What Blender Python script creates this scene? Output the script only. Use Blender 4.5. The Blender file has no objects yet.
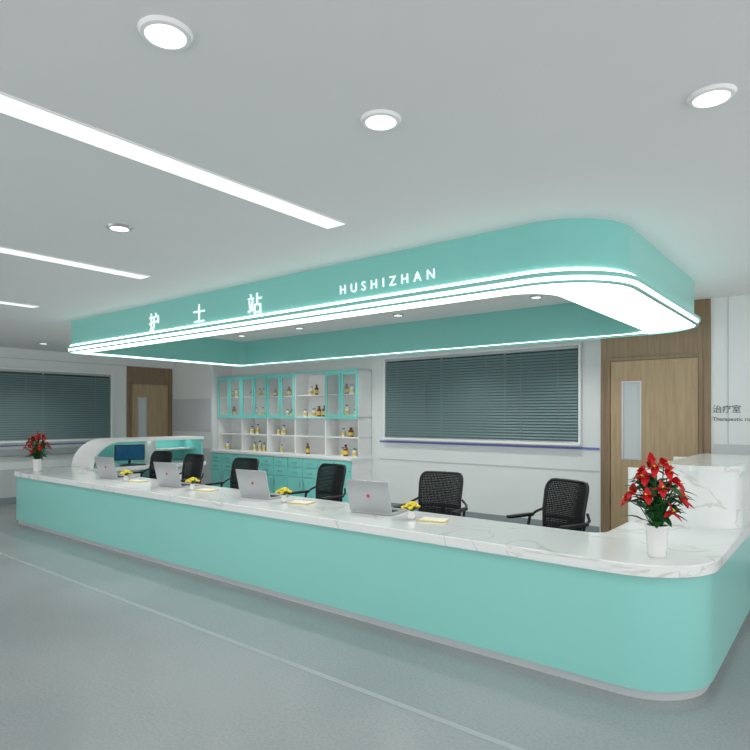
import bpy, bmesh, math, random
from mathutils import Vector, Matrix
random.seed(7)
S = bpy.context.scene
COL = S.collection
try:
    S.view_settings.view_transform = 'Standard'
    S.view_settings.look = 'None'
    S.view_settings.exposure = 0.5
except Exception as e:
    print(e)

# ------------------------------------------------------------ materials
def srgb(r, g, b):
    f = lambda c: (c/255/12.92) if c/255 <= 0.04045 else ((c/255+0.055)/1.055)**2.4
    return (f(r), f(g), f(b), 1)

def mat(name, col, rough=0.5, metal=0.0, coat=0.0, emit=None, estr=0.0, trans=0.0, noise=0.0, nscale=8.0):
    m = bpy.data.materials.new(name); m.use_nodes = True
    nt = m.node_tree; b = nt.nodes['Principled BSDF']
    b.inputs['Base Color'].default_value = col
    b.inputs['Roughness'].default_value = rough
    b.inputs['Metallic'].default_value = metal
    b.inputs['Coat Weight'].default_value = coat
    b.inputs['Coat Roughness'].default_value = 0.08
    b.inputs['Transmission Weight'].default_value = trans
    if emit:
        b.inputs['Emission Color'].default_value = emit
        b.inputs['Emission Strength'].default_value = estr
    if noise > 0:
        tc = nt.nodes.new('ShaderNodeTexCoord')
        n = nt.nodes.new('ShaderNodeTexNoise'); n.inputs['Scale'].default_value = nscale
        n.inputs['Detail'].default_value = 5
        r = nt.nodes.new('ShaderNodeValToRGB')
        r.color_ramp.elements[0].position = 0.3; r.color_ramp.elements[1].position = 0.7
        lo = tuple(c*(1-noise) for c in col[:3])+(1,); hi = tuple(min(1, c*(1+noise)) for c in col[:3])+(1,)
        r.color_ramp.elements[0].color = lo; r.color_ramp.elements[1].color = hi
        nt.links.new(tc.outputs['Object'], n.inputs['Vector'])
        nt.links.new(n.outputs['Fac'], r.inputs['Fac'])
        nt.links.new(r.outputs['Color'], b.inputs['Base Color'])
    return m

def thin_glass(name):
    m = bpy.data.materials.new(name); m.use_nodes = True
    nt = m.node_tree; b = nt.nodes['Principled BSDF']; out = nt.nodes['Material Output']
    b.inputs['Base Color'].default_value = srgb(225, 240, 238); b.inputs['Roughness'].default_value = .05
    t = nt.nodes.new('ShaderNodeBsdfTransparent'); mx = nt.nodes.new('ShaderNodeMixShader'); mx.inputs[0].default_value = .1
    nt.links.new(t.outputs[0], mx.inputs[1]); nt.links.new(b.outputs[0], mx.inputs[2]); nt.links.new(mx.outputs[0], out.inputs['Surface'])
    return m

def wood_mat(name, c1, c2):
    m = mat(name, c1, 0.42)
    nt = m.node_tree; b = nt.nodes['Principled BSDF']
    tc = nt.nodes.new('ShaderNodeTexCoord'); mp = nt.nodes.new('ShaderNodeMapping')
    mp.inputs['Scale'].default_value = (14, 14, 0.9)
    n = nt.nodes.new('ShaderNodeTexNoise'); n.inputs['Scale'].default_value = 2.2; n.inputs['Detail'].default_value = 8
    n.inputs['Distortion'].default_value = 0.6
    r = nt.nodes.new('ShaderNodeValToRGB')
    r.color_ramp.elements[0].position = 0.35; r.color_ramp.elements[0].color = c2
    r.color_ramp.elements[1].position = 0.65; r.color_ramp.elements[1].color = c1
    nt.links.new(tc.outputs['Object'], mp.inputs['Vector']); nt.links.new(mp.outputs['Vector'], n.inputs['Vector'])
    nt.links.new(n.outputs['Fac'], r.inputs['Fac']); nt.links.new(r.outputs['Color'], b.inputs['Base Color'])
    return m

def marble_mat(name):
    m = mat(name, srgb(232, 234, 232), 0.18, coat=0.3)
    nt = m.node_tree; b = nt.nodes['Principled BSDF']
    tc = nt.nodes.new('ShaderNodeTexCoord'); mp = nt.nodes.new('ShaderNodeMapping')
    mp.inputs['Scale'].default_value = (0.8, 1.5, 1.5); mp.inputs['Rotation'].default_value = (0.3, 0.5, 0.6)
    n = nt.nodes.new('ShaderNodeTexNoise'); n.inputs['Scale'].default_value = 0.9; n.inputs['Detail'].default_value = 6
    n.inputs['Roughness'].default_value = 0.5; n.inputs['Distortion'].default_value = 1.2
    a = nt.nodes.new('ShaderNodeMath'); a.operation = 'SUBTRACT'; a.inputs[1].default_value = 0.5
    ab = nt.nodes.new('ShaderNodeMath'); ab.operation = 'ABSOLUTE'
    r = nt.nodes.new('ShaderNodeValToRGB')
    r.color_ramp.elements[0].position = 0.0; r.color_ramp.elements[0].color = srgb(208, 206, 201)
    r.color_ramp.elements[1].position = 0.011; r.color_ramp.elements[1].color = srgb(230, 233, 231)
    nt.links.new(tc.outputs['Object'], mp.inputs['Vector']); nt.links.new(mp.outputs['Vector'], n.inputs['Vector'])
    nt.links.new(n.outputs['Fac'], a.inputs[0]); nt.links.new(a.outputs[0], ab.inputs[0])
    nt.links.new(ab.outputs[0], r.inputs['Fac']); nt.links.new(r.outputs['Color'], b.inputs['Base Color'])
    return m

def floor_mat():
    m = mat('floor_vinyl', srgb(150, 158, 160), 0.24)
    nt = m.node_tree; b = nt.nodes['Principled BSDF']
    tc = nt.nodes.new('ShaderNodeTexCoord')
    n = nt.nodes.new('ShaderNodeTexNoise'); n.inputs['Scale'].default_value = 60; n.inputs['Detail'].default_value = 3
    n2 = nt.nodes.new('ShaderNodeTexNoise'); n2.inputs['Scale'].default_value = 0.8
    mx = nt.nodes.new('ShaderNodeMath'); mx.operation = 'ADD'
    nt.links.new(tc.outputs['Object'], n.inputs['Vector']); nt.links.new(tc.outputs['Object'], n2.inputs['Vector'])
    nt.links.new(n.outputs['Fac'], mx.inputs[0]); nt.links.new(n2.outputs['Fac'], mx.inputs[1])
    r = nt.nodes.new('ShaderNodeValToRGB')
    r.color_ramp.elements[0].position = 0.7; r.color_ramp.elements[0].color = srgb(141, 147, 148)
    r.color_ramp.elements[1].position = 1.0; r.color_ramp.elements[1].color = srgb(153, 158, 159)
    dv = nt.nodes.new('ShaderNodeMath'); dv.operation = 'MULTIPLY'; dv.inputs[1].default_value = 0.85
    nt.links.new(mx.outputs[0], dv.inputs[0]); nt.links.new(dv.outputs[0], r.inputs['Fac'])
    nt.links.new(r.outputs['Color'], b.inputs['Base Color'])
    return m

M = dict(
    ceiling=mat('ceiling_paint', srgb(230, 231, 230), 0.9, noise=0.01, nscale=2),
    wall=mat('wall_panel', srgb(228, 231, 230), 0.6, noise=0.015, nscale=1.5),
    wallg=mat('wall_panel_grey', srgb(198, 203, 204), 0.6, noise=0.015, nscale=1.5),
    trim=mat('trim_grey', srgb(140, 150, 155), 0.5, noise=0.02),
    blue=mat('blue_stripe', srgb(110, 118, 190), 0.4, noise=0.02),
    floor=floor_mat(),
    floor2=mat('floor_inlay_light', srgb(164, 169, 170), 0.3, noise=0.03, nscale=50),
    teal=mat('teal_lacquer', srgb(138, 207, 198), 0.32, coat=0.3, noise=0.008, nscale=1),
    tealc=mat('teal_cabinet', srgb(128, 216, 208), 0.35, coat=0.2, noise=0.008),
    teald=mat('teal_canopy', srgb(134, 206, 197), 0.28, coat=0.35, noise=0.008, nscale=1),
    marble=marble_mat('white_marble'),
    white=mat('white_laminate', srgb(240, 241, 240), 0.4, noise=0.01),
    steel=mat('brushed_steel', srgb(190, 193, 196), 0.28, metal=1, noise=0.02, nscale=30),
    plinth=mat('plinth_aluminium', srgb(205, 210, 212), 0.4, metal=0.3, noise=0.02, nscale=30),
    silver=mat('silver_plastic', srgb(186, 187, 190), 0.3, metal=0.45, noise=0.02),
    chrome=mat('chrome', srgb(215, 218, 220), 0.12, metal=1, noise=0.01),
    black=mat('black_plastic', srgb(20, 22, 24), 0.4, noise=0.05),
    fabric=mat('black_fabric', srgb(22, 24, 26), 0.85, noise=0.2, nscale=200),
    screen=mat('monitor_screen', srgb(10, 30, 44), 0.15, emit=srgb(20, 90, 130), estr=0.3, noise=0.3, nscale=6),
    glass=thin_glass('clear_glass'),
    dark=mat('dark_pane', srgb(66, 84, 88), 0.2, noise=0.1),
    blind=mat('blind_slat', srgb(120, 144, 146), 0.55, noise=0.02),
    wood=wood_mat('oak_veneer', srgb(180, 156, 122), srgb(164, 140, 106)),
    woodd=wood_mat('walnut_veneer', srgb(144, 121, 93), srgb(128, 106, 80)),
    led=mat('led_white', (1, 1, 1, 1), 0.5, emit=(0.92, 1.0, 0.98, 1), estr=2.8, noise=0.001),
    ledsoft=mat('led_diffuser', (1, 1, 1, 1), 0.5, emit=(0.9, 1.0, 0.98, 1), estr=1.4, noise=0.001),
    strip=mat('strip_diffuser', (0.9, 0.9, 0.9, 1), 0.5, emit=(1, 1, 1, 1), estr=0.5, noise=0.001),
    lamp=mat('lamp_diffuser', (1, 1, 1, 1), 0.5, emit=(1, 1, 0.98, 1), estr=1.2, noise=0.001),
    text=mat('sign_white', srgb(245, 250, 250), 0.4, emit=(0.9, 1, 1, 1), estr=0.4, noise=0.001),
    ink=mat('sign_ink', srgb(70, 75, 80), 0.5, noise=0.02),
    red=mat('petal_red', srgb(196, 8, 24), 0.6, noise=0.2, nscale=20),
    leaf=mat('leaf_green', srgb(30, 92, 36), 0.55, noise=0.35, nscale=15),
    yellow=mat('petal_yellow', srgb(235, 214, 60), 0.5, noise=0.1, nscale=20),
    ceramic=mat('white_ceramic', srgb(238, 238, 236), 0.2, coat=0.4, noise=0.01),
    paper=mat('paper', srgb(232, 226, 205), 0.8, noise=0.03),
    amber=mat('amber_bottle', srgb(120, 66, 26), 0.2, coat=0.4, noise=0.1),
    label=mat('bottle_label', srgb(224, 196, 90), 0.6, noise=0.05),
    soil=mat('soil', srgb(56, 42, 32), 0.95, noise=0.3, nscale=60),
    logo=mat('logo_red', srgb(205, 50, 60), 0.4, noise=0.02),
)

# ------------------------------------------------------------ geometry builder
class P:
    def __init__(s, name, m):
        s.name = name; s.m = m; s.bm = bmesh.new()
    def box(s, a, b, rot=None, piv=None):
        c = [(a[i]+b[i])/2 for i in range(3)]; d = [abs(b[i]-a[i]) for i in range(3)]
        mt = Matrix.Translation(c) @ Matrix.Diagonal((*d, 1))
        if rot is not None:
            p = Vector(piv if piv else c); mt = Matrix.Translation(p) @ rot.to_4x4() @ Matrix.Translation(-p) @ mt
        bmesh.ops.create_cube(s.bm, size=1, matrix=mt); return s
    def cyl(s, c, r, z0, z1, seg=24, r2=None):
        mt = Matrix.Translation((c[0], c[1], (z0+z1)/2))
        bmesh.ops.create_cone(s.bm, cap_ends=True, segments=seg, radius1=r, radius2=r if r2 is None else r2, depth=z1-z0, matrix=mt); return s
    def rod(s, a, b, r, seg=10):
        a = Vector(a); b = Vector(b); d = b-a
        q = Vector((0, 0, 1)).rotation_difference(d.normalized())
        mt = Matrix.Translation((a+b)/2) @ q.to_matrix().to_4x4()
        bmesh.ops.create_cone(s.bm, cap_ends=True, segments=seg, radius1=r, radius2=r, depth=d.length, matrix=mt); return s
    def sph(s, c, r, sc=(1, 1, 1), seg=12):
        mt = Matrix.Translation(c) @ Matrix.Diagonal((*sc, 1))
        bmesh.ops.create_uvsphere(s.bm, u_segments=seg, v_segments=max(6, seg*2//3), radius=r, matrix=mt); return s
    def tube(s, pts, r, seg=8, closed=False):
        pts = [Vector(p) for p in pts]; n = len(pts); rings = []
        up = None
        for i in range(n):
            if closed: t = (pts[(i+1) % n]-pts[i-1]).normalized()
            else: t = (pts[min(i+1, n-1)]-pts[max(i-1, 0)]).normalized()
            if up is None:
                up = Vector((0, 0, 1)) if abs(t.z) < 0.9 else Vector((1, 0, 0))
            up = (up - t*up.dot(t)).normalized(); w = t.cross(up)
            rings.append([s.bm.verts.new(pts[i]+r*(math.cos(2*math.pi*k/seg)*up+math.sin(2*math.pi*k/seg)*w)) for k in range(seg)])
        for i in range(n if closed else n-1):
            A = rings[i]; B = rings[(i+1) % n]
            for k in range(seg):
                s.bm.faces.new((A[k], A[(k+1) % seg], B[(k+1) % seg], B[k]))
        if not closed:
            s.bm.faces.new(rings[0]); s.bm.faces.new(rings[-1])
        return s
    def lathe(s, c, prof, seg=28):
        rings = []
        for (r, z) in prof:
            rings.append([s.bm.verts.new((c[0]+r*math.cos(2*math.pi*k/seg), c[1]+r*math.sin(2*math.pi*k/seg), c[2]+z)) for k in range(seg)])
        for A, B in zip(rings, rings[1:]):
            for k in range(seg):
                s.bm.faces.new((A[k], A[(k+1) % seg], B[(k+1) % seg], B[k]))
        s.bm.faces.new(rings[0]); s.bm.faces.new(rings[-1]); return s
    def prism(s, pts, z0, z1):
        lo = [s.bm.verts.new((x, y, z0)) for x, y in pts]; hi = [s.bm.verts.new((x, y, z1)) for x, y in pts]
        s.bm.faces.new(lo); s.bm.faces.new(hi); n = len(pts)
        for k in range(n): s.bm.faces.new((lo[k], lo[(k+1) % n], hi[(k+1) % n], hi[k]))
        return s
    def xprism(s, pts, x0, x1):
        lo = [s.bm.verts.new((x0, y, z)) for y, z in pts]; hi = [s.bm.verts.new((x1, y, z)) for y, z in pts]
        s.bm.faces.new(lo); s.bm.faces.new(hi); n = len(pts)
        for k in range(n): s.bm.faces.new((lo[k], lo[(k+1) % n], hi[(k+1) % n], hi[k]))
        return s
    def ring(s, o, i, z0, z1):
        n = len(o)
        V = lambda pts, z: [s.bm.verts.new((x, y, z)) for x, y in pts]
        a, b, c, d = V(o, z0), V(o, z1), V(i, z1), V(i, z0)
        for k in range(n):
            j = (k+1) % n
            for p, q in ((a, b), (b, c), (c, d), (d, a)):
                s.bm.faces.new((p[k], p[j], q[j], q[k]))
        return s
    def quad(s, pts):
        s.bm.faces.new([s.bm.verts.new(p) for p in pts]); return s
    def done(s, parent=None, bevel=0, smooth=True, seg=2):
        bmesh.ops.recalc_face_normals(s.bm, faces=s.bm.faces)
        me = bpy.data.meshes.new(s.name); s.bm.to_mesh(me); s.bm.free()
        me.materials.append(s.m)
        if smooth:
            for p in me.polygons: p.use_smooth = True
            me.set_sharp_from_angle(angle=math.radians(35))
        o = bpy.data.objects.new(s.name, me); COL.objects.link(o)
        if parent: o.parent = parent
        if bevel:
            b = o.modifiers.new('bevel', 'BEVEL'); b.width = bevel; b.segments = seg; b.limit_method = 'ANGLE'
        return o

def empty(name, loc=(0, 0, 0), rz=0, parent=None, sc=1.0):
    e = bpy.data.objects.new(name, None); e.location = loc; e.rotation_euler = (0, 0, rz)
    e.empty_display_size = 0.1; COL.objects.link(e); e.parent = parent; e.scale = (sc, sc, sc); return e

def rpoly(pts, rad, seg=14):
    out = []; n = len(pts)
    for i in range(n):
        p = Vector(pts[i]); a = Vector(pts[i-1]); b = Vector(pts[(i+1) % n]); r = rad[i]
        if r <= 0: out.append((p.x, p.y)); continue
        u = (a-p).normalized(); v = (b-p).normalized(); ang = u.angle(v)
        t = r/math.tan(ang/2); c = p+(u+v).normalized()*(r/math.sin(ang/2))
        s = p+u*t-c; e = p+v*t-c
        a0 = math.atan2(s.y, s.x); a1 = math.atan2(e.y, e.x); d = (a1-a0+math.pi) % (2*math.pi)-math.pi
        for k in range(seg+1):
            th = a0+d*k/seg; out.append((c.x+r*math.cos(th), c.y+r*math.sin(th)))
    return out

def rrect(x0, x1, y0, y1, r):
    if not isinstance(r, (list, tuple)): r = [r]*4
    return rpoly([(x0, y0), (x1, y0), (x1, y1), (x0, y1)], r)

CZ = 2.81
# ------------------------------------------------------------ room shell
XL = -11.8; YB = 8.0; YD = 7.0; XS = -2.27
P('floor', M['floor']).box((XL-.15, -3, -.1), (3, 8.15, 0)).done(smooth=False)
P('ceiling', M['ceiling']).box((XL-.15, -3, CZ), (3, 8.15, CZ+.1)).done(smooth=False)
P('wall_left', M['wall']).box((XL-.15, -3, 0), (XL, 8.15, CZ)).done(smooth=False)
P('wall_back', M['wall']).box((XL, YB, 0), (XS, YB+.15, CZ)).done(smooth=False)
P('wall_right', M['wall']).box((XS, YD, 0), (3, YB+.15, CZ)).done(smooth=False)
P('wall_pier', M['wall']).box((XL, 7.52, 0), (-10.36, YB, CZ)).done(smooth=False)
P('trim_1', M['floor2']).box((XL, 2.62, 0), (3, 2.66, .002)).done(smooth=False)
P('baseboard_left', M['trim']).box((XL, -3, 0), (XL+.015, 6.4, .12)).done(bevel=.003)
P('baseboard_back', M['trim']).box((-6.4, YB-.015, 0), (XS, YB, .12)).done(bevel=.003)
P('baseboard_right', M['trim']).box((-1.1, YD-.015, 0), (3, YD, .12)).done(bevel=.003)

P('trim_2', M['wallg']).box((XL, -3, .12), (XL+.008, 6.38, .62)).box((XL, -3, 2.62), (XL+.008, 7.5, 2.635))\
    .box((XL, -3, 2.1), (XL+.004, 1.2, 2.112)).done(smooth=False)
P('trim_3', M['blue']).box((XL, -3, 1.035), (XL+.012, 6.38, 1.055)).box((-6.3, YB-.012, 1.135), (XS, YB, 1.165)).done(smooth=False)
P('trim_4', M['wallg']).box((-6.3, YB-.006, .84), (XS, YB, .86)).box((XL+.01, 7.512, 1.25), (-10.4, 7.52, 1.95))\
    .box((XL+.01, 7.512, .0), (-10.4, 7.52, .9)).done(smooth=False)
P('trim_5', M['wallg']).box((-1.1, YD-.006, 1.0), (3, YD, 1.3)).box((-.98, YD-.004, 1.3), (-.97, YD, CZ)).done(smooth=False)
P('handrail_left', M['silver']).box((XL+.03, -3, .86), (XL+.07, 6.2, .98))\
    .box((XL, .5, .9), (XL+.04, .55, .94)).box((XL, 3, .9), (XL+.04, 3.05, .94)).box((XL, 5.6, .9), (XL+.04, 5.65, .94)).done(bevel=.01)

# ------------------------------------------------------------ windows with blinds
def window(name, along, x0, x1, z0, z1, plane, muls):
    e = empty(name, (0, 0, 0))
    def bx(p, a0, a1, d0, d1, c0, c1):
        if along == 'x': p.box((a0, plane-d1, c0), (a1, plane-d0, c1))
        else: p.box((plane+d0, a0, c0), (plane+d1, a1, c1))
    p = P('glass_pane', M['dark']); bx(p, x0, x1, 0.001, .01, z0, z1); p.done(e, smooth=False)
    f = P('frame', M['white'])
    t = .035
    bx(f, x0-t, x1+t, 0, .06, z1, z1+t); bx(f, x0-t, x1+t, 0, .09, z0-t, z0)
    bx(f, x0-t, x0, 0, .06, z0, z1); bx(f, x1, x1+t, 0, .06, z0, z1)
    f.done(e, bevel=.004)
    m = P('mullions', M['trim'])
    for k in range(1, muls):
        c = x0+(x1-x0)*k/muls; bx(m, c-.012, c+.012, .01, .022, z0, z1)
    m.done(e, smooth=False)
    s = P('blind_slats', M['blind'])
    n = int((z1-z0-.05)/.042)
    for k in range(n):
        z = z0+.02+k*.042
        rot = math.radians(58)
        dy = .022*math.cos(rot); dz = .022*math.sin(rot)
        if along == 'x':
            y = plane-.045
            s.quad([(x0+.01, y-dy, z-dz), (x1-.01, y-dy, z-dz), (x1-.01, y+dy, z+dz), (x0+.01, y+dy, z+dz)])
        else:
            y = plane+.045
            s.quad([(y+dy, x0+.01, z-dz), (y+dy, x1-.01, z-dz), (y-dy, x1-.01, z+dz), (y-dy, x0+.01, z+dz)])
    s.done(e, smooth=False)
    h = P('blind_headrail', M['silver']); bx(h, x0+.005, x1-.005, .02, .07, z1-.04, z1-.001)
    bx(h, x0+.005, x1-.005, .03, .06, z0+.001, z0+.014)
    h.done(e, bevel=.004)
    c = P('ladder_cords', M['trim'])
    for k in range(muls*2):
        q = x0+(x1-x0)*(k+.5)/(muls*2); bx(c, q-.003, q+.003, .068, .07, z0+.01, z1-.03)
    c.done(e, smooth=False)
    return e
window('window_1', 'x', -6.15, -2.86, 1.22, 2.54, YB, 3)
window('window_2', 'y', 2.2, 6.06, 1.13, 2.42, XL, 3)

# ------------------------------------------------------------ doors
def door(name, loc, rz, w, h, top, dark):
    e = empty(name, loc, rz)
    P('surround', dark).box((0, -.03, 0), (.07, 0, top)).box((w-.07, -.03, 0), (w, 0, top)).box((.07, -.03, h), (w-.07, 0, top)).done(e, bevel=.004)
    P('frame', M['woodd']).box((.07, -.045, 0), (.11, 0, h)).box((w-.11, -.045, 0), (w-.07, 0, h)).box((.11, -.045, h-.04), (w-.11, 0, h)).done(e, bevel=.003)
    l = P('leaf', M['wood'])
    a, b = .115, w-.115; va, vb = a+.12, a+.33; z0, z1 = 1.1, 1.98
    l.box((a, -.03, .01), (va, -.002, h-.045)).box((vb, -.03, .01), (b, -.002, h-.045))
    l.box((va, -.03, .01), (vb, -.002, z0)).box((va, -.03, z1), (vb, -.002, h-.045)).done(e, smooth=False)
    P('vision_panel', M['silver']).box((va, -.034, z0), (va+.02, -.004, z1)).box((vb-.02, -.034, z0), (vb, -.004, z1))\
        .box((va+.02, -.034, z0), (vb-.02, -.004, z0+.02)).box((va+.02, -.034, z1-.02), (vb-.02, -.004, z1)).done(e)
    P('vision_glass', M['wallg']).box((va+.02, -.02, z0+.02), (vb-.02, -.01, z1-.02)).done(e, smooth=False)
    hd = P('lever_handle', M['steel'])
    hd.box((b-.07, -.038, .93), (b-.03, -.03, 1.15)).rod((b-.05, -.03, 1.07), (b-.05, -.075, 1.07), .009).rod((b-.045, -.075, 1.07), (b-.17, -.075, 1.07), .009)
    hd.done(e)
    P('kick_plate', M['steel']).box((a+.01, -.033, .02), (b-.01, -.03, .22)).done(e)
    return e
door('door_1', (-2.25, YD, 0), 0, 1.12, 2.25, CZ-.002, M['woodd'])
door('door_2', (XL, 6.42, 0), math.radians(90), 1.06, 2.3, 2.62, M['woodd'])

def text(name, s, loc, size, m, parent=None, ext=.006, sp=1.0, rot=(math.radians(90), 0, 0)):
    c = bpy.data.curves.new(name, 'FONT'); c.body = s; c.size = size; c.extrude = ext; c.space_character = sp
    c.materials.append(m); o = bpy.data.objects.new(name, c); o.location = loc; o.rotation_euler = rot
    COL.objects.link(o)
    if parent: o.parent = parent
    return o
e = empty('room_sign', (-1.115, YD, 1.6))
text('sign_chinese', '治疗室', (0, -.002, .03), .085, M['ink'], e, .002)
text('sign_english', 'Therapeutic room', (0, -.002, -.06), .055, M['ink'], e, .002)

# ------------------------------------------------------------ canopy
can = empty('ceiling_canopy', (0, 0, 0))
CX0, CX1, CY0, CY1 = -8.0, -1.1, 3.53, 6.4
def off(d): return rrect(CX0-d, CX1+d, CY0-d, CY1+d, [.16+d, .5+d, .45+d, .16+d])
inn = rrect(-7.86, -1.53, 3.71, 6.3, [.1, .3, .25, .1])
P('fascia', M['teald']).ring(off(0), inn, 2.425, CZ).done(can)
P('upper_led_line', M['led']).ring(off(.012), off(-.005), 2.478, 2.505).done(can)
P('ledge', M['teald']).ring(off(.05), off(-.005), 2.45, 2.478).done(can)
P('lower_led_line', M['led']).ring(off(.03), off(-.005), 2.425, 2.45).done(can)
P('bottom_lip', M['teald']).ring(off(.035), off(.01), 2.412, 2.425).done(can)
P('underside_diffuser', M['ledsoft']).ring(rrect(CX0+.0, CX1-.0, CY0+.0, 6.31, [.16, .5, .45, .1]), rrect(-7.87, -1.56, 3.72, 6.295, [.1, .28, .25, .1]), 2.416, 2.4245).done(can)
P('rear_soffit', M['teald']).box((-7.85, 6.32, 2.414), (-1.6, 6.39, 2.4245)).done(can)

sg = empty('nurse_station_lettering', (0, CY0, 0))
for ch, x in (('护', -6.0), ('士', -5.18), ('站', -4.33)):
    text('character', ch, (x, -.003, 2.535), .205, M['text'], sg, .008)
text('pinyin_line', 'HUSHIZHAN', (-3.19, -.003, 2.565), .1, M['text'], sg, .006, 1.85)

# ------------------------------------------------------------ ceiling lights
def downlight(x, y, r=.075, power=14, glow='lamp'):
    e = empty('recessed_downlight', (x, y, CZ))
    P('trim_ring', M['steel' if r < .07 else 'white']).lathe((0, 0, 0), [(r*.86, -.002), (r*.9, -.014), (r*1.1, -.012), (r*1.2, 0)], 32).done(e)
    P('diffuser', M[glow]).cyl((0, 0), r*.87, -.012, -.003, 32).done(e)
    L = bpy.data.lights.new('lamp', 'SPOT'); L.energy = power; L.spot_size = math.radians(130); L.spot_blend = 1; L.shadow_soft_size = .06
    L.color = (1, .99, .97)
    o = bpy.data.objects.new('lamp', L); o.location = (0, 0, -.05); COL.objects.link(o); o.parent = e
for x, y in ((-1.5, 1.91), (-.41, 2.55), (-1.69, 1.05), (.6, 1.5)):
    downlight(x, y, .07, 22)
for x, y in ((-3.67, 1.95), (-5.9, 1.95), (-8.2, 2.2), (-10.6, 4.3)):
    downlight(x, y, .065, 44)
for x in (-2.5, -4.25, -5.95, -7.2):
    downlight(x, 5.75, .055, 42)
    downlight(x, 4.4, .055, 34)
for x, y in ((-9.6, 6.9), (-8.0, 6.9), (-6.2, 6.9), (-4.4, 7.0), (-2.9, 7.0)):
    downlight(x, y, .06, 40)
for i, x in enumerate((-9.35, -7.09, -4.83, -2.56)):
    e = empty('ceiling_light_strip', (x, 0, CZ))
    P('diffuser', M['strip']).box((-.075, -2.4, -.006), (.075, 2.8, -.001)).done(e, smooth=False)
    P('edge_trim', M['white']).box((-.081, -2.406, -.008), (-.075, 2.806, 0)).box((.075, -2.406, -.008), (.081, 2.806, 0)).box((-.075, 2.8, -.008), (.075, 2.806, 0)).done(e, smooth=False)

# ------------------------------------------------------------ counter
DX0, DX1, DY0, DYE = -9.8, -.62, 3.5, 6.45
def ushape(o, depth, ye=DYE):
    x0, x1, y0 = DX0-o, DX1+o, DY0-o
    rl, rr = .3+o, .42+o
    return rpoly([(x0, ye), (x0, y0), (x1, y0), (x1, ye), (x1-depth, ye), (x1-depth, y0+depth), (x0+depth, y0+depth), (x0+depth, ye)],
                 [0, rl, rr, 0, 0, max(.12, rr-depth), max(.12, rl-depth), 0], 18)
ct = empty('reception_counter')
P('plinth', M['plinth']).prism(ushape(-.03, .08), 0, .06).done(ct)
P('front_panel', M['teal']).prism(ushape(0, .14), .06, .70).done(ct)
P('marble_top', M['marble']).prism(ushape(.03, .76), .70, .77).done(ct, bevel=.006)
pd = P('pedestals', M['white']); hh = P('pedestal_handles', M['steel'])
for x in (-2.35, -3.85, -5.35, -6.85, -8.3):
    pd.box((x-.2, 3.66, 0.02), (x+.2, 4.18, .69))
    for z in (.2, .42, .62): hh.rod((x-.08, 4.19, z), (x+.08, 4.19, z), .006)
for y in (5.0, 6.0):
    pd.box((-9.64, y-.2, .02), (-9.12, y+.2, .69)); pd.box((-1.28, y-.2, .02), (-.78, y+.2, .69))
pd.done(ct, bevel=.003); hh.done(ct)

def hutch(name, y0, mw, mtop):
    e = empty(name, parent=ct)
    ox = DX1; W = .74
    T = lambda pts: [(ox + x, y) for x, y in pts]
    P('curved_shell', mw).prism(rpoly(T([(-W, y0), (0, y0), (0, DYE), (-W, DYE), (-W, DYE-.05), (-.05, DYE-.05), (-.05, y0+.05), (-W, y0+.05)]),
                     [.02, .28, 0, 0, 0, 0, .2, .02]), .77, 1.19).done(e)
    P('teal_lining', M['tealc']).prism(rpoly(T([(-W+.01, y0+.055), (-.055, y0+.055), (-.055, DYE-.055), (-W+.01, DYE-.055), (-W+.01, DYE-.065), (-.065, DYE-.065), (-.065, y0+.065), (-W+.01, y0+.065)]),
              [0, .2, 0, 0, 0, 0, .19, 0]), .772, 1.15).done(e)
    P('top_slab', mtop).prism(rpoly(T([(-.5, y0-.02), (.02, y0-.02), (.02, DYE), (-.5, DYE)]), [.22, .3, 0, 0]), 1.19, 1.23).done(e, bevel=.005)
    P('edge_light', M['led']).prism(rpoly(T([(-.46, y0+.07), (-.42, y0+.07), (-.42, DYE-.1), (-.46, DYE-.1)]), [0]*4), 1.182, 1.19).done(e)
hutch('raised_marble_hutch', 4.85, M['marble'], M['marble'])

e = empty('raised_teal_hutch', parent=ct)
def swoop(o, y0=4.4, z0=.77, ry=.5, rz=.44, ye=DYE):
    pts = []
    for k in range(15):
        t = math.pi/2*k/14
        pts.append((y0+ry-(ry-o)*math.cos(t), z0+(rz-o)*math.sin(t)))
    return pts + [(ye, z0+rz-o)]
out_, in_ = swoop(0), swoop(.045)
P('swoop_shell', M['white']).xprism(out_+in_[::-1], DX0, DX0+.66).done(e, bevel=.006)
sk = [(y, z) for y, z in swoop(.046)]
P('teal_back_panel', M['tealc']).xprism([(DYE, .771)]+[(4.45, .771)]+sk, DX0+.0, DX0+.03).done(e)
P('teal_end_panel', M['tealc']).box((DX0+.03, DYE-.03, .772), (DX0+.62, DYE, 1.16)).done(e)
P('shelf', M['white']).box((DX0+.03, 5.65, .98), (DX0+.4, DYE-.03, 1.0)).done(e)
P('divider', M['white']).box((DX0+.03, 5.63, .772), (DX0+.4, 5.65, 1.164)).done(e)
P('edge_light', M['led']).box((DX0+.2, 4.95, 1.155), (DX0+.24, DYE-.05, 1.163)).done(e)

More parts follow.
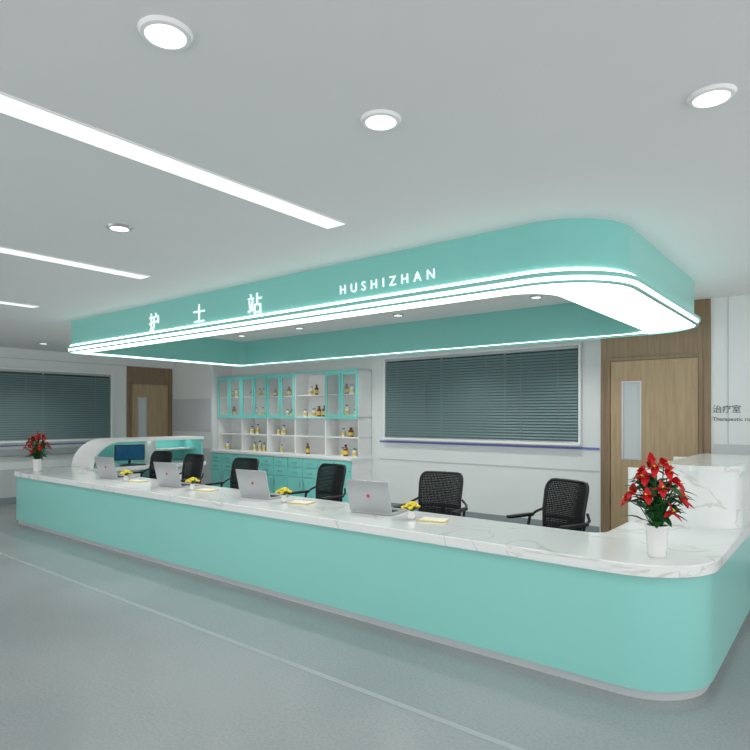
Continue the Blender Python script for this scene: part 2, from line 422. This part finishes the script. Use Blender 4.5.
# ------------------------------------------------------------ wall cabinet
cb = empty('medicine_cabinet', (0, 0, 0))
X0, X1 = -10.33, -6.48; NU = 5; UW = (X1-X0)/NU; YW = 7.995; YBF = 7.45; YUF = 7.64
w = P('carcass', M['white'])
w.box((X0, YBF+.02, .08), (X1, YW, .84))
w.box((X0, YBF-.01, .84), (X1+.01, YW, .88))
w.box((X0, YW-.02, .88), (X1, YW, 2.38))
w.box((X0, YUF, 2.34), (X1, YW, 2.38)).box((X0, YUF, 1.54), (X1, YW, 1.57)).box((X0, YUF+.03, 1.2), (X1, YW, 1.22)).box((X0, YUF+.04, 1.95), (X1, YW, 1.965))
for k in range(NU+1):
    x = X0+k*UW; t = .012
    w.box((x-t if k else x, YUF, .88), (x+t if k < NU else x, YW, 2.38))
w.done(cb, smooth=False)
P('toe_kick', M['trim']).box((X0, YBF+.06, 0), (X1, YW, .08)).done(cb)
fr = P('teal_door_frames', M['tealc']); gl = P('door_glass', M['glass']); hd = P('handles', M['steel']); dr = P('teal_drawers_and_doors', M['tealc'])
fr.box((X0, YUF-.02, 2.345), (X1, YUF, 2.385))
fr.box((X0, YUF-.02, 1.53), (X1, YUF, 1.555))
for k in range(NU):
    x = X0+k*UW
    for h in range(2):
        a = x+.01+h*(UW/2); b = a+UW/2-.015
        if k != 3 :
            f = .045
            z0, z1 = 1.56, 2.34
            fr.box((a, YUF-.022, z0), (a+f, YUF-.002, z1)).box((b-f, YUF-.022, z0), (b, YUF-.002, z1))
            fr.box((a+f, YUF-.022, z0), (b-f, YUF-.002, z0+f)).box((a+f, YUF-.022, z1-f), (b-f, YUF-.002, z1))
            gl.box((a+f, YUF-.014, z0+f), (b-f, YUF-.010, z1-f))
            hx = b-.02 if h == 0 else a+.02
            hd.rod((hx, YUF-.04, 1.66), (hx, YUF-.04, 1.8), .006)
        for z0, z1 in ((.66, .82), (.49, .65), (.10, .48)):
            dr.box((a, YBF, z0), (b, YBF+.018, z1))
        m = (a+b)/2
        for z in (.74, .57): hd.rod((m-.06, YBF-.02, z), (m+.06, YBF-.02, z), .008)
        hx = b-.04 if h == 0 else a+.04
        hd.rod((hx, YBF-.02, .3), (hx, YBF-.02, .42), .007)
fr.done(cb, bevel=.002); gl.done(cb, smooth=False); hd.done(cb); dr.done(cb, bevel=.003)
bt = empty('medicine_bottles')
am = P('amber_bottles', M['amber']); wb = P('white_bottles', M['ceramic']); lb = P('labels', M['label']); cp = P('caps', M['black'])
def bottle(p, x, y, z, r, h):
    p.lathe((x, y, z), [(r*.9, 0), (r, .01), (r, h*.65), (r*.45, h*.8), (r*.45, h*.9)], 14)
    cp.cyl((x, y), r*.55, z+h*.88, z+h, 12)
    lb.cyl((x, y), r*1.03, z+h*.15, z+h*.5, 14)
for k in range(NU):
    for z, cnt in ((.88, 3), (1.22, 2), (1.57, 4), (1.965, 3)):
        if z == .88 and k in (0, 2, 3): cnt = 1
        if z == 1.22 and k in (0, 3): cnt = 0
        used = X0+k*UW+.1+random.random()*.2
        for j in range(cnt):
            x = used+random.uniform(0, .06); used = x+.12
            if used > X0+(k+1)*UW-.05: break
            bottle(am if random.random() < .35 else wb, x, 7.78+random.uniform(-.04, .05), z+.001, random.uniform(.03, .05), random.uniform(.13, .21))
am.done(bt); wb.done(bt); lb.done(bt); cp.done(bt)

# ------------------------------------------------------------ laptops
def laptop(x, y, rz=0):
    e = empty('laptop', (x, y, .771), rz, sc=1.14)
    P('base', M['silver']).prism(rrect(-.18, .18, 0, .25, .015), 0, .016).done(e, bevel=.003)
    k = P('keyboard', M['black'])
    for r in range(5):
        for c in range(12):
            k.box((-.155+c*.026, .03+r*.024, .016), (-.133+c*.026, .05+r*.024, .019))
    k.done(e, smooth=False)
    lid = empty('lid', (0, .004, .014)); lid.parent = e; lid.rotation_euler = (math.radians(14), 0, 0)
    P('lid_shell', M['silver']).box((-.18, -.008, 0), (.18, 0, .245)).done(lid, bevel=.006)
    P('display', M['screen']).box((-.168, 0, .015), (.168, .002, .235)).done(lid, smooth=False)
    P('emblem', M['logo']).box((-.012, -.010, .115), (.012, -.008, .139)).done(lid, bevel=.004)
    return e
for x, rz in ((-3.14, .15), (-4.62, .1), (-6.13, .1), (-7.55, .1)):
    laptop(x, 3.86, rz)

# ------------------------------------------------------------ plants
def leafshape(p, base, d, L, W, bend=.25, n=5, heart=False):
    d = d.normalized(); side = d.cross(Vector((0, 0, 1)))
    if side.length < .1: side = Vector((1, 0, 0))
    side.normalize(); up = side.cross(d).normalized()
    rows = []
    for i in range(n+1):
        t = i/n
        wv = W*max(0.02, math.sin(math.pi*min(1, .08+t*.92)))**.8
        if heart: wv = W*(max(.02, 1-t)**.6)*min(1, .55+t*2.2)
        c = base+d*L*t - Vector((0, 0, 1))*bend*L*t*t
        bk = d*(-.18*L) if (heart and i == 0) else Vector((0, 0, 0))
        rows.append([p.bm.verts.new(c-side*wv/2+up*wv*.12+bk), p.bm.verts.new(c), p.bm.verts.new(c+side*wv/2+up*wv*.12+bk)])
    for A, B in zip(rows, rows[1:]):
        for k in range(2): p.bm.faces.new((A[k], A[k+1], B[k+1], B[k]))

def deskset(x, y):
    e = empty('yellow_flower_vase', (x, y, .771))
    P('vase', M['ceramic']).lathe((0, 0, 0), [(.022, 0), (.034, .015), (.034, .035), (.022, .06), (.026, .07)], 18).done(e)
    g = P('foliage', M['leaf']); f = P('petals', M['yellow'])
    for i in range(14):
        a = i*2.4; d = Vector((math.cos(a), math.sin(a), .7)); leafshape(g, Vector((0, 0, .065)), d, .09, .035)
    for i in range(13):
        a = i*2.4; r = .012+.0045*i
        c = Vector((r*math.cos(a), r*math.sin(a), .13-.003*i))
        f.sph(c, .02, (1, 1, .7), 8)
        for k in range(5):
            b = k*1.257; leafshape(f, c, Vector((math.cos(b), math.sin(b), .3)), .032, .02, n=3)
    g.done(e); f.done(e)
    n = empty('open_notebook', (x+.17, y+.06, .771), .25)
    P('cover', M['label']).box((-.11, -.075, 0), (.11, .075, .004)).done(n)
    P('pages', M['paper']).box((-.105, -.07, .004), (-.002, .07, .014)).box((.002, -.07, .004), (.105, .07, .014)).done(n, bevel=.003)
for x in (-2.72, -4.2, -5.68, -7.1):
    deskset(x, 3.86)

def redplant(x, y, seed):
    random.seed(seed)
    e = empty('potted_red_anthurium', (x, y, .771))
    P('pot', M['ceramic']).lathe((0, 0, 0), [(.045, 0), (.052, .01), (.062, .17), (.066, .175), (.066, .185), (.056, .185), (.055, .165)], 28).done(e)
    P('soil', M['soil']).cyl((0, 0), .055, .15, .168).done(e)
    st = P('stems', M['leaf']); lf = P('leaves', M['leaf']); pt = P('spathes', M['red']); ce = P('spadix', M['yellow'])
    NB = 19
    for i in range(NB):
        a = i*2.399; t = (i+.5)/NB; r = .015+.145*math.sqrt(t)*random.uniform(.85, 1.1)
        z = .55-.25*t+random.uniform(-.03, .03)
        h = Vector((r*math.cos(a), r*math.sin(a), z))
        b = Vector((.02*math.cos(a), .02*math.sin(a), .165))
        st.tube([b, (b+h)/2+Vector((0, 0, .04)), h], .0032, 5)
        outd = Vector((math.cos(a), math.sin(a), .55)).normalized()
        u = outd.cross(Vector((0, 0, 1))).normalized(); v = outd.cross(u)
        a0 = random.random()*6
        for k in range(4):
            an = a0+k*math.pi/2+random.uniform(-.2, .2)
            d = u*math.cos(an)+v*math.sin(an)+outd*.3
            leafshape(pt, h, d, random.uniform(.055, .07), .055, .1, 5, heart=True)
        ce.rod(h+outd*.004, h+outd*.034, .0042, 6)
    for i in range(70):
        a = i*2.399+.7; t = random.random(); r = .03+.13*random.random(); z = .2+.28*t
        b = Vector((r*math.cos(a)*.7, r*math.sin(a)*.7, z))
        st.tube([(0.01*math.cos(a), .01*math.sin(a), .165), b*.6+Vector((0, 0, .08)), b], .0025, 4)
        leafshape(lf, b, Vector((math.cos(a), math.sin(a), random.uniform(-.1, .9))), random.uniform(.09, .13), random.uniform(.055, .08), .35, 6, heart=True)
    st.done(e); lf.done(e); pt.done(e); ce.done(e)
redplant(-.885, 3.75, 3)
redplant(-9.28, 3.68, 5)

# ------------------------------------------------------------ monitor on left return
def monitor(x, y, rz):
    e = empty('computer_monitor', (x, y, .771), rz)
    P('stand', M['black']).prism(rrect(-.1, .1, -.07, .07, .03), 0, .012).box((-.02, .01, .012), (.02, .03, .15)).done(e, bevel=.003)
    P('housing', M['black']).box((-.24, -.015, .07), (.24, .012, .33)).done(e, bevel=.006)
    P('display', M['screen']).box((-.225, -.017, .085), (.225, -.015, .315)).done(e, smooth=False)
    P('keyboard', M['black']).box((-.2, -.26, 0), (.2, -.14, .015)).done(e, bevel=.004)
monitor(-9.45, 5.2, math.radians(75))

# ------------------------------------------------------------ office chairs (face local -y)
def chair(x, y, rz):
    e = empty('mesh_office_chair', (x, y, 0), rz)
    b = P('star_base', M['chrome']); c = P('casters', M['black'])
    for k in range(5):
        a = k*2*math.pi/5+.3; u = Vector((math.cos(a), math.sin(a), 0))
        b.tube([Vector((0, 0, .11)), u*.15+Vector((0, 0, .105)), u*.28+Vector((0, 0, .075))], .017, 8)
        q = u*.28; v = Vector((-u.y, u.x, 0))
        for sgn in (-1, 1):
            c.rod(q+v*.008*sgn+Vector((0, 0, .03)), q+v*.028*sgn+Vector((0, 0, .03)), .029, 14)
        c.rod(q+Vector((0, 0, .03)), q+Vector((0, 0, .075)), .008)
    b.cyl((0, 0), .03, .08, .25).cyl((0, 0), .018, .25, .42)
    b.done(e); c.done(e)
    P('seat_mechanism', M['black']).box((-.1, -.1, .40), (.1, .12, .435)).done(e, bevel=.008)
    P('seat_cushion', M['fabric']).prism(rrect(-.245, .245, -.25, .21, .08), .435, .495).done(e, bevel=.022, seg=4)
    def bp(u, v):
        return Vector((u*(.225-.02*(1-v)), .235+.06*v-.045*u*u+.03*math.sin(v*math.pi)*-1, .53+.5*v))
    R = .18
    path = [(-1, R), (-1, .5), (-1, 1-R)] + [(-1+(1-math.cos(t))*.25, 1-R+R*math.sin(t)) for t in (0.4, .8, 1.2)] + [(-.7, 1), (0, 1), (.7, 1)] \
        + [(1-(1-math.cos(t))*.25, 1-R+R*math.sin(t)) for t in (1.2, .8, .4)] + [(1, 1-R), (1, .5), (1, R), (.93, .07), (.75, 0), (0, 0), (-.75, 0), (-.93, .07)]
    P('back_frame', M['black']).tube([bp(u, v) for u, v in path], .014, 8, closed=True).done(e)
    me = P('back_mesh', M['fabric']); N = 30
    vs = [[me.bm.verts.new(bp(-.97+1.94*i/N, .02+.96*j/N)) for i in range(N+1)] for j in range(N+1)]
    for j in range(N):
        for i in range(N):
            if (i in (0, N-1)) and (j in (0, N-1)): continue
            me.bm.faces.new((vs[j][i], vs[j][i+1], vs[j+1][i+1], vs[j+1][i]))
    o = me.done(e, smooth=False); wf = o.modifiers.new('weave', 'WIREFRAME'); wf.thickness = .0115
    P('lumbar_bar', M['black']).tube([bp(-1, .36)+Vector((0, .012, 0)), bp(-.5, .36)+Vector((0, .025, 0)), bp(0, .36)+Vector((0, .03, 0)), bp(.5, .36)+Vector((0, .025, 0)), bp(1, .36)+Vector((0, .012, 0))], .013).done(e)
    P('back_bracket', M['black']).tube([(0, .05, .42), (0, .24, .43), (0, .29, .52), (0, .28, .72)], .02).done(e)
    ar = P('armrest_frames', M['black']); pa = P('armrest_pads', M['black'])
    for s in (-1, 1):
        ar.tube([(s*.2, .0, .43), (s*.285, .0, .44), (s*.295, .06, .55), (s*.295, .1, .70)], .013)
        ar.tube([(s*.295, .1, .70), (s*.29, .17, .74), (s*.225, .225, .78)], .012)
        pa.prism(rrect(s*.295-.028, s*.295+.028, -.17, .14, .025), .705, .73)
    ar.done(e); pa.done(e, bevel=.006)
    return e
for x, y, rz in ((-3.1, 4.72, .15), (-4.62, 4.72, -.1), (-6.1, 4.72, .1), (-7.3, 4.75, 0), (-8.25, 4.85, .15), (-1.98, 4.78, -.35)):
    chair(x, y, rz)

# ------------------------------------------------------------ world + camera
W = bpy.data.worlds.new('world'); S.world = W; W.use_nodes = True
bg = W.node_tree.nodes['Background']; bg.inputs[0].default_value = (.98, .99, 1, 1); bg.inputs[1].default_value = 1.2
cam = bpy.data.cameras.new('camera'); co = bpy.data.objects.new('camera', cam); COL.objects.link(co)
co.location = (0, 0, 1.6); co.rotation_euler = (math.radians(90), 0, math.atan2(.6254, .7804))
cam.sensor_width = 36; cam.lens = 36*593/750; cam.shift_y = 40/750
S.camera = co
